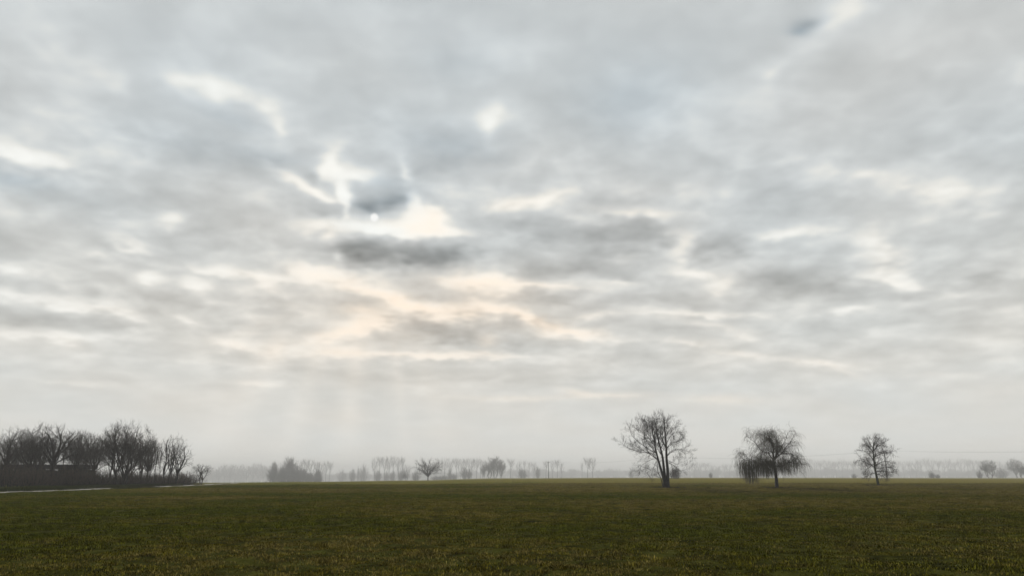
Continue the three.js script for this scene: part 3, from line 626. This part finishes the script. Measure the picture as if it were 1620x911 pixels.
const POPL_B = [[-257.1, -1423.5, 29.71, 6.49], [-258.0, -1483.4, 33.35, 6.76], [-242.7, -1450.3, 33.77, 6.61], [-239.2, -1480.8, 34.48, 6.75], [-230.1, -1477.4, 33.21, 6.73], [-215.3, -1444.0, 32.46, 6.58], [-206.8, -1434.7, 31.10, 5.35], [-128.8, -1452.9, 31.49, 7.22], [-116.6, -1436.4, 29.98, 6.54], [-102.8, -1409.9, 29.43, 6.42], [-95.5, -1424.0, 28.58, 5.90], [-89.1, -1474.0, 30.77, 6.72], [-74.1, -1398.3, 29.19, 6.95], [-64.9, -1398.6, 30.31, 6.95], [-60.3, -1455.6, 28.05, 5.43]];
const BUSH_B = [[-202.5, -1148.0, 8.29, 6.18], [-194.6, -1180.8, 6.64, 4.40], [-177.2, -1131.6, 7.27, 5.16], [-153.0, -1049.6, 7.58, 5.22], [-107.4, -852.8, 4.79, 4.94], [-79.9, -984.0, 9.48, 3.67], [-70.0, -918.4, 2.21, 4.18], [-57.1, -918.4, 11.06, 4.56], [-49.9, -885.6, 8.53, 3.30], [-84.8, -852.8, 0.00, 6.36], [-76.3, -852.8, 0.68, 7.06]];
const CLUMP_B = [[-32.4, -869.2, 13.26, 4.32], [-25.4, -852.8, 19.85, 7.06], [-18.2, -844.6, 21.02, 7.00], [-12.1, -861.0, 17.97, 5.35]];
const POPL_C = [[-2.3, -1372.4, 27.54, 6.25], [12.7, -1397.4, 24.68, 4.63], [23.0, -1391.2, 25.69, 2.88], [30.8, -1378.5, 24.35, 3.43], [41.8, -1442.9, 24.33, 5.38], [61.0, -1364.0, 24.09, 5.08], [73.4, -1385.4, 25.58, 3.44], [81.4, -1364.7, 26.29, 5.09], [92.1, -1407.1, 22.59, 4.08], [126.1, -1372.0, 22.03, 2.27], [137.2, -1379.8, 29.91, 7.43], [150.4, -1418.3, 30.74, 7.05]];
const BUSH_C = [[13.5, -1016.8, 9.80, 6.32], [37.9, -1115.2, 13.43, 4.16], [195.1, -1246.4, 9.01, 4.65], [44.9, -210.0, 2.70, 1.74], [179.7, -688.8, 3.32, 1.71], [339.4, -756.0, 2.43, 3.13]];
const POPL_D = [[520.8, -2229.4, 32.92, 12.48], [513.7, -2142.9, 33.88, 11.38], [537.1, -2169.7, 32.77, 8.89], [577.5, -2265.8, 35.99, 12.65], [616.0, -2334.7, 30.60, 8.79], [618.7, -2286.2, 27.84, 10.47], [642.2, -2297.4, 31.17, 9.96], [605.8, -2118.6, 30.24, 9.57], [615.0, -2085.3, 30.71, 7.97], [656.2, -2178.0, 28.12, 9.43], [674.5, -2194.0, 30.10, 9.12], [666.7, -2127.1, 37.10, 10.91], [707.1, -2211.6, 38.70, 9.38], [730.5, -2221.7, 38.15, 11.84], [741.9, -2208.2, 30.25, 9.34], [752.6, -2193.3, 38.41, 9.30], [778.9, -2213.6, 31.71, 8.40], [766.3, -2137.4, 35.67, 8.99], [769.7, -2096.3, 35.83, 11.84], [820.4, -2188.5, 36.98, 12.24], [872.2, -2278.2, 40.32, 10.82], [899.3, -2312.1, 46.30, 12.93], [897.1, -2255.2, 44.02, 12.14], [901.3, -2221.4, 39.10, 11.29], [962.1, -2324.9, 46.02, 13.27], [980.4, -2335.2, 39.64, 11.94], [901.1, -2116.3, 36.54, 12.13], [922.6, -2126.7, 43.87, 10.72], [1027.0, -2326.2, 41.58, 9.72]];
const POPL_E = [[899.8, -2004.2, 34.54, 11.84], [1004.2, -2206.3, 39.22, 13.04], [950.4, -2053.7, 35.82, 11.08], [1035.0, -2203.8, 38.30, 10.80], [959.1, -2009.8, 43.31, 10.46], [1047.0, -2160.4, 37.83, 8.80], [1051.1, -2138.0, 38.44, 8.03], [1012.0, -2023.1, 35.79, 10.27], [1056.3, -2082.5, 37.24, 8.97], [1042.6, -2025.8, 34.48, 8.13], [1115.7, -2135.3, 37.18, 10.26], [1072.1, -2018.4, 36.20, 11.94], [1193.6, -2220.3, 44.89, 10.61], [1217.8, -2230.2, 46.54, 9.29], [1154.2, -2089.6, 40.32, 10.60], [1123.6, -2002.3, 36.55, 9.01], [1244.7, -2188.6, 42.31, 10.79], [1277.9, -2223.2, 45.56, 10.26], [1262.6, -2165.2, 36.65, 11.71], [1323.9, -2240.3, 45.18, 10.95], [1336.5, -2228.4, 45.02, 12.66], [1238.1, -2037.7, 39.83, 11.50], [1251.2, -2035.8, 37.63, 8.01], [1271.2, -2047.4, 36.40, 12.22], [1314.0, -2092.8, 39.56, 11.03], [1424.3, -2246.5, 38.93, 9.38], [1335.1, -2079.7, 36.80, 7.87], [1437.3, -2218.5, 32.60, 12.69]];
const NEAR_R = [[347.0, -630.0, 3.54, 2.87], [351.7, -630.0, 1.52, 2.35], [386.7, -630.0, 4.55, 2.35], [395.0, -630.0, 12.64, 5.74], [631.7, -984.0, 10.27, 8.15], [607.8, -918.4, 19.91, 9.13], [437.3, -651.0, 9.93, 5.93]];
const MID = [[-48.1, -118.0, 1.89, 1.42], [-51.9, -372.6, 5.98, 2.31], [-41.0, -372.6, 8.67, 8.02]];
const POLES = [[18.5, -385.0, 6.80, 0.64], [60.6, -305.0, 7.35, 0.51], [113.2, -230.0, 7.11, 0.38]];
const poplars = [0, 1, 2, 3, 4].map((k) => plant(poplar({ h: 22, w: 4, seed: 201 + k, twig: 0.075, limbs: 10, bare: [0.35, 0.5, 0.25, 0.55, 0.3][k] }), bark, twigWood, 0, 0));
const stout = [0, 1, 2].map((k) => plant(bareTree({ h: 20, w: 6, seed: 221 + k, fork: 0.22, limbs: 8, twig: 0.085, per: [0.9, 1.1, 1], low: 110, cy: 0.52, ry: 0.48 }), bark, twigWood, 0, 0));
const clumpTree = [0, 1, 2].map((k) => plant(bareTree({ h: 14, w: 4, seed: 231 + k, fork: 0.14, limbs: 10, stems: 2, twig: 0.03, per: [1.3, 1.7, 1.8], low: 100, bend: 0.1 }), bark, twigWood, 0, 0));
const bushes = [0, 1, 2].map((k) => plant(bareShrub({ h: 8, w: 4, stems: 20, seed: 241 + k, twig: 0.04, per: [1.7, 2] }), bark, twigWood, 0, 0));
const denseTrees = [0, 1, 2].map((k) => plant(bareShrub({ h: 14, w: 5, stems: 34, seed: 251 + k, twig: 0.045, per: [1.9, 2.2], lens: [0.25, 0.12], rim: [0.15, 0.3, 0.4][k] }), bark, twigWood, 0, 0));
const NOMINAL = new Map([[poplars, [22, 4]], [stout, [20, 6]], [clumpTree, [14, 4]], [bushes, [8, 4]], [denseTrees, [14, 5]]]);
const turnR = rng(260);
function stand(kind, k, [x, z, top, w], name, label, category, group) {
  const o = kind[k % kind.length].clone(), y = groundHeight(x, z), [nh, nw] = NOMINAL.get(kind);
  o.position.set(x, y, z); o.rotation.y = turnR() * 6.28; o.scale.set(w / nw, (top + EYE - y) / nh, w / nw);
  return tag(o, name, label, category, group);
}
const across = (list) => list.slice().sort((a, b) => a[0] / -a[1] - b[0] / -b[1]);
across(WOOD_EDGE).forEach((s, k) => stand(stout, k, s, 'hazy_tree', `${ORDINAL[k]} tree, counted from the left, of the pale wood beside the dark clump`, 'tree', 'trees of the pale wood far left'));
const denseSay = ['broad dense tree at the left end of the dark clump', 'low dense tree in the gap left of the clump\'s pointed top', 'tallest pointed dense tree of the dark clump', 'low dense tree at the right foot of the clump\'s pointed tree', 'dense tree of middle height right of the clump\'s pointed one', 'low spreading dense tree near the right end of the clump', 'small upright dense tree apart at the right of the clump', 'low round bush at the foot of the apart tree'];
across(CLUMP).forEach((s, k) => stand(denseTrees, k, s, 'dense_tree', denseSay[k], 'tree', 'dense dark clump beyond the field'));
across(POPL_A).forEach((s, k) => stand(poplars, k, s, 'poplar_tree', `${ORDINAL[k]} hazy poplar, counted from the left, rising behind the dark clump`, 'tree', 'poplars behind the dark clump'));
const bushSay = ['very faint low bush', 'rounded hazy bush', 'thin hazy upright tree', 'tall hazy bush'];
across(BUSH_A).forEach((s, k) => stand(bushes, k, s, 'hazy_bush', `${bushSay[k]} in the gap between dark clump and first poplar row`, 'bush'));
across(POPL_B).forEach((s, k) => stand(poplars, k + 2, s, 'poplar_tree', k < 7 ? `${ORDINAL[k]} hazy poplar, from the left, in the row left of the round tree` : `${ORDINAL[k - 7]} hazy poplar, from the left, in the row right of the round tree`, 'tree', k < 7 ? 'poplars left of the round tree' : 'poplars right of the round tree'));
across(BUSH_B).forEach((s, k) => stand(bushes, k + 1, s, 'hazy_bush', `${ORDINAL[k]} grey bush, from the left, below the poplars around the round tree`, 'bush', 'bushes below the poplars'));
const clumpSay = ['smallest bare tree at the left of the dense grey clump', 'left of the two tallest trees in the dense grey clump', 'right of the two tallest trees in the dense grey clump', 'bare tree closing the dense grey clump on its right'];
across(CLUMP_B).forEach((s, k) => stand(clumpTree, k, s, 'bare_tree', clumpSay[k], 'tree', 'dense grey clump beyond the field'));
across(POPL_C).forEach((s, k) => stand(poplars, k + 1, s, 'poplar_tree', k < 9 ? `${ORDINAL[k]} spaced hazy poplar, from the left, between the grey clump and the pair` : ['thin pale poplar just left of the pair of poplars', 'left poplar of the pair standing apart in the haze', 'right poplar of the pair standing apart in the haze'][k - 9], 'tree', 'spaced poplars in the middle'));
const smallSay = ['rounded grey bush between the spaced poplars', 'pointed grey bush between the spaced poplars', 'small pale bush alone left of the many-stemmed tree', 'dark bush behind the right side of the many-stemmed tree', 'tiny bare bush on the skyline left of the willow', 'tiny bush on the skyline left of the slanting tree'];
across(BUSH_C).forEach((s, k) => stand(bushes, k, s, 'bush', smallSay[k], 'bush'));
across(POPL_D).forEach((s, k) => stand(poplars, k, s, 'poplar_tree', `${ORDINAL[k]} very pale poplar, from the left, in the row behind the willow`, 'tree', 'pale poplars behind the willow'));
across(POPL_E).forEach((s, k) => stand(poplars, k + 3, s, 'poplar_tree', `${ORDINAL[k]} very pale poplar, from the left, in the row right of the slanting tree`, 'tree', 'pale poplars at the far right'));
const rightSay = ['small bare bush on the skyline right of the slanting tree', 'smaller bare bush touching the skyline bush on its left', 'thin small bare bush left of the bare skyline tree', 'bare open tree on the skyline at the far right', 'rounded grey bush right of the bare skyline tree', 'tall hazy tree close to the right edge of the picture', 'dark grey tree cut by the right edge of the picture'];
across(NEAR_R).forEach((s, k) => stand(k === 3 || k > 4 ? clumpTree : bushes, k, s, k === 3 || k > 4 ? 'bare_tree' : 'bush', rightSay[k], k === 3 || k > 4 ? 'tree' : 'bush'));

{ // lone trees in the middle distance on the left
  const at = (s) => [s[0], s[1], s[2] + EYE - groundHeight(s[0], s[1]), s[3]];
  let [x, z, h, w] = at(MID[0]);
  tag(plant(bareTree({ h, w, seed: 301, fork: 0.3, limbs: 8, stems: 2, twig: 0.012, r: 0.035, low: 95, cy: 0.68, ry: 0.32, per: [3, 4, 4], bend: -0.03 }), bark, twigWood, x, z), 'bare_tree', 'small gnarled twin-stemmed tree just right of the left wood', 'tree');
  [x, z, h, w] = at(MID[1]);
  tag(plant(bareShrub({ h, w, stems: 9, seed: 302, twig: 0.011, per: [2.6, 3], lens: [0.3, 0.15], rim: 0.5 }), bark, twigWood, x, z), 'bare_shrub', 'thin upright bare shrub just left of the round tree', 'shrub');
  [x, z, h, w] = at(MID[2]);
  tag(plant(bareTree({ h, w, seed: 303, fork: 0.2, limbs: 18, stems: 1, twig: 0.02, r: 0.026, low: 112, flat: 0.85, cy: 0.6, ry: 0.4, per: [1.3, 1.8, 1.9], bend: 0.01 }), bark, twigWood, x, z), 'bare_tree', 'round spreading bare tree alone beyond the field, its trunk forking low', 'tree');
}
{ // far woods that read as one grey mass
  const R = rng(320), geos = [bushes[0], stout[0], stout[1]].map((p) => mergeGeometries([p.children[0].geometry.clone(), p.children[1].geometry.clone()]));
  const nominal = [[8, 4], [20, 6], [20, 6]];
  geos.forEach((g, v) => {
    const n = 230, m = new THREE.InstancedMesh(g, twigWood, n), M = new THREE.Matrix4(), Q = new THREE.Quaternion();
    for (let k = 0; k < n; k++) {
      const az = (-40 + 80 * (k + R()) / n) * D2R, d = 2300 + 900 * R(), x = Math.sin(az) * d, z = -Math.cos(az) * d, h = 17 + 13 * R() + 10 * noise(az * 9, v);
      m.setMatrixAt(k, M.compose(V(x, groundHeight(x, z), z), Q.setFromAxisAngle(UP, R() * 6.28), V(2.4 * 6 / nominal[v][1], h / nominal[v][0], 2.4 * 6 / nominal[v][1])));
    }
    m.castShadow = m.receiveShadow = true;
    tag(m, 'distant_wood', ['undergrowth of the faint wood along the horizon', 'faint grey wood along the horizon', 'faint grey taller trees of the wood along the horizon'][v], 'wood', null, 'stuff');
  });
}

// ---------------------------------------------------------------- power line
{
  const wood = new THREE.MeshStandardMaterial({ color: new THREE.Color().setRGB(0.06, 0.055, 0.05), map: barkGrain, roughness: 0.9 });
  const porcelain = new THREE.MeshStandardMaterial({ color: new THREE.Color().setRGB(0.25, 0.24, 0.22), roughness: 0.4 });
  const feet = [...POLES.map((p) => [p[0], p[1]]), [164, -155]], heads = [];
  feet.forEach(([x, z], k) => {
    const g = new THREE.Group(), y = groundHeight(x, z), h = 8.4;
    const pole = new THREE.CylinderGeometry(0.11, 0.16, h + 0.6, 10); pole.translate(0, h / 2 - 0.3, 0); mesh('pole', pole, wood, g);
    const arm = new THREE.BoxGeometry(1.9, 0.14, 0.12); arm.translate(0, h - 0.35, 0.17); const a = mesh('crossarm', arm, wood, g);
    const pts = [[0, 0], [0.05, 0], [0.07, 0.06], [0.04, 0.09], [0.06, 0.14], [0.03, 0.2], [0, 0.2]].map(([r, t]) => new THREE.Vector2(r, t));
    for (const s of [-0.85, 0.85]) { const i = new THREE.LatheGeometry(pts, 8); i.translate(s, h - 0.28, 0.17); mesh('insulator', i, porcelain, a); }
    const turn = Math.atan2(-(feet[3][1] - feet[0][1]), feet[3][0] - feet[0][0]) + Math.PI / 2;
    g.position.set(x, y, z); g.rotation.y = turn; g.updateMatrixWorld(true);
    heads.push([-0.85, 0.85].map((s) => V(s, h - 0.08, 0.17).applyMatrix4(g.matrixWorld)));
    tag(g, 'power_pole', ['wooden power pole between the spaced hazy poplars', 'wooden power pole hidden behind the stems of the many-stemmed tree', 'wooden power pole behind the crown of the slanting tree', 'wooden power pole nearest the right, holding the right end of the wires'][k], 'power pole', 'poles of the power line');
  });
  const steel = new THREE.MeshStandardMaterial({ color: new THREE.Color().setRGB(0.12, 0.12, 0.12), roughness: 0.5, metalness: 0.4 });
  [0, 1].forEach((s) => {
    const pts = [];
    for (let k = 0; k + 1 < heads.length; k++) for (let q = k ? 1 : 0; q <= 12; q++) { const t = q / 12, p = heads[k][s].clone().lerp(heads[k + 1][s], t); p.y -= 4 * 1.3 * t * (1 - t); pts.push(p); }
    const w = new Wood(); w.tube(pts, pts.map(() => 0.01), 5);
    tag(mesh('x', w.geometry(), steel), 'power_line', s ? 'nearer of the two thin wires strung between the poles' : 'farther of the two thin wires strung between the poles', 'wire', 'wires of the power line');
  });
}

// ---------------------------------------------------------------- turf
{
  const R = rng(400);
  function tuft(blades, width, lo, hi, bw, splay) {
    const pos = [], nor = [], idx = [];
    for (let k = 0; k < blades; k++) {
      const a = R() * 6.28, q = Math.sqrt(R()) * width, x = Math.cos(a) * q, z = Math.sin(a) * q, h = lerp(lo, hi, R() * R()), f = R() * 6.28, s = splay * (0.3 + R()) * h, w = bw * (0.7 + 0.6 * R());
      const dx = Math.cos(f), dz = Math.sin(f), b = pos.length / 3;
      const pts = [[x - dz * w, -0.02, z + dx * w], [x + dz * w, -0.02, z - dx * w], [x + dx * s * 0.4 + dz * w * 0.7, h * 0.65, z + dz * s * 0.4 - dx * w * 0.7], [x + dx * s * 0.4 - dz * w * 0.7, h * 0.65, z + dz * s * 0.4 + dx * w * 0.7], [x + dx * s, h, z + dz * s]];
      for (const p of pts) { pos.push(...p); const n = V(-dx * 0.6, 0.7, -dz * 0.6).normalize(); nor.push(n.x, n.y, n.z); }
      idx.push(b, b + 1, b + 2, b, b + 2, b + 3, b + 3, b + 2, b + 4);
    }
    const g = new THREE.BufferGeometry();
    g.setAttribute('position', new THREE.Float32BufferAttribute(pos, 3)); g.setAttribute('normal', new THREE.Float32BufferAttribute(nor, 3)); g.setIndex(idx);
    return g;
  }
  const blade = new THREE.MeshPhysicalMaterial({ color: 0xffffff, roughness: 0.95, specularIntensity: 0.15, side: THREE.DoubleSide });
  const kinds = [
    { name: 'grass', label: 'short green winter grass covering the field', geo: tuft(100, 0.2, 0.015, 0.06, 0.004, 1.2), list: [] },
    { name: 'withered_grass', label: 'withered brown grass in patches across the field', geo: tuft(90, 0.2, 0.012, 0.06, 0.0035, 1.7), list: [] },
    { name: 'grass_tussocks', label: 'coarser darker tussocks scattered over the field', geo: tuft(70, 0.1, 0.03, 0.09, 0.004, 1.2), list: [] }];
  const step = 0.23, M = new THREE.Matrix4(), Q = new THREE.Quaternion(), E = new THREE.Euler();
  for (let z = -8; z > -118; z -= step) {
    const half = -z * 0.8 + 2;
    for (let gx = -half; gx < half; gx += step) {
      const x = gx + (R() - 0.5) * step * 1.6, zz = z + (R() - 0.5) * step * 1.6, w = withered(x, zz);
      const gap = noise(x * 0.9, zz * 0.9, 61) + 0.7 * noise(x * 2.3, zz * 2.3, 63), keep = R(), pick = R(), size = R(), t = R(), turn = R() * 6.28;
      if (gap < -0.3 && keep < 0.8) continue;
      if (x < -34 && trackDistance(x, zz) < 1.15 + 0.3 * R()) continue;
      const lush = smooth(0.1, 0.55, noise(x * 0.5, zz * 0.5, 71) + 0.6 * noise(x * 1.7, zz * 1.7, 73));
      const kind = pick < 0.05 + 0.2 * lush ? 2 : pick < 0.05 + 0.7 * w ? 1 : 0;
      const lump = clamp(0.85 + 0.8 * noise(x * 2.6, zz * 2.6, 93) + 0.6 * noise(x * 0.8, zz * 0.8, 95), 0.45, 1.35), s = 0.7 + 0.6 * size + 0.35 * lush;
      const fresh = [[0.168, 0.186, 0.012], [0.265, 0.228, 0.042], [0.12, 0.135, 0.01]][kind], dull = [[0.27, 0.23, 0.026], [0.36, 0.29, 0.078], [0.195, 0.163, 0.022]][kind], v = 0.87 + 0.28 * t;
      kinds[kind].list.push([x, zz, s, lump * (0.65 + 0.5 * size + 0.3 * lush), turn, lerp(fresh[0], dull[0], w) * v, lerp(fresh[1], dull[1], w) * v, lerp(fresh[2], dull[2], w) * v]);
    }
  }
  const colour = new THREE.Color();
  for (const { name, label, geo, list } of kinds) {
    const m = new THREE.InstancedMesh(geo, blade, list.length);
    list.forEach(([x, z, s, sy, turn, r, g, b], k) => {
      m.setMatrixAt(k, M.compose(V(x, groundHeight(x, z), z), Q.setFromEuler(E.set(0, turn, 0)), V(s, sy, s)));
      m.setColorAt(k, colour.setRGB(r, g, b));
    });
    m.castShadow = m.receiveShadow = true;
    tag(m, name, label, 'grass', null, 'stuff');
  }
  // rough unmown verge between track and wood
  const verge = tuft(60, 0.28, 0.12, 0.42, 0.006, 0.8), spots = [];
  for (let k = 0; k < 9000; k++) {
    const t = R(), z = lerp(-58, -112, t), off = 1.7 + 12 * R() * R(), x = lerp(-40, -45.6, t) - off;
    if (noise(x * 0.4, z * 0.25, 81) + 0.4 * R() > -0.05) spots.push([x, z, 0.5 + 0.7 * R()]);
  }
  for (let k = 0; k < 700; k++) { const t = 0.36 + 0.2 * R(), z = lerp(-58, -112, t); spots.push([lerp(-40, -45.6, t) + 1.5 + 1.2 * R(), z, 0.35 + 0.35 * R()]); }
  for (const [tx, tz, n] of [[15.8, -78.2, 90], [27.1, -78.2, 60], [45.4, -94.7, 60]])          // unmown rings round the field trees
    for (let k = 0; k < n; k++) { const a = R() * 6.28, q = 0.3 + 1.1 * R(); spots.push([tx + Math.cos(a) * q * 1.4, tz + Math.sin(a) * q, 0.3 + 0.4 * R()]); }
  const m = new THREE.InstancedMesh(verge, blade, spots.length);
  spots.forEach(([x, z, s], k) => {
    m.setMatrixAt(k, M.compose(V(x, groundHeight(x, z), z), Q.setFromEuler(E.set(0, k, 0)), V(s, s, s)));
    const w = withered(x * 3, z * 3); m.setColorAt(k, colour.setRGB(lerp(0.05, 0.1, w), lerp(0.062, 0.085, w), lerp(0.016, 0.035, w)));
  });
  m.castShadow = m.receiveShadow = true;
  tag(m, 'rough_grass', 'rough taller grass on the bank between track and wood', 'grass', null, 'stuff');
}
renderer.render(scene, camera);
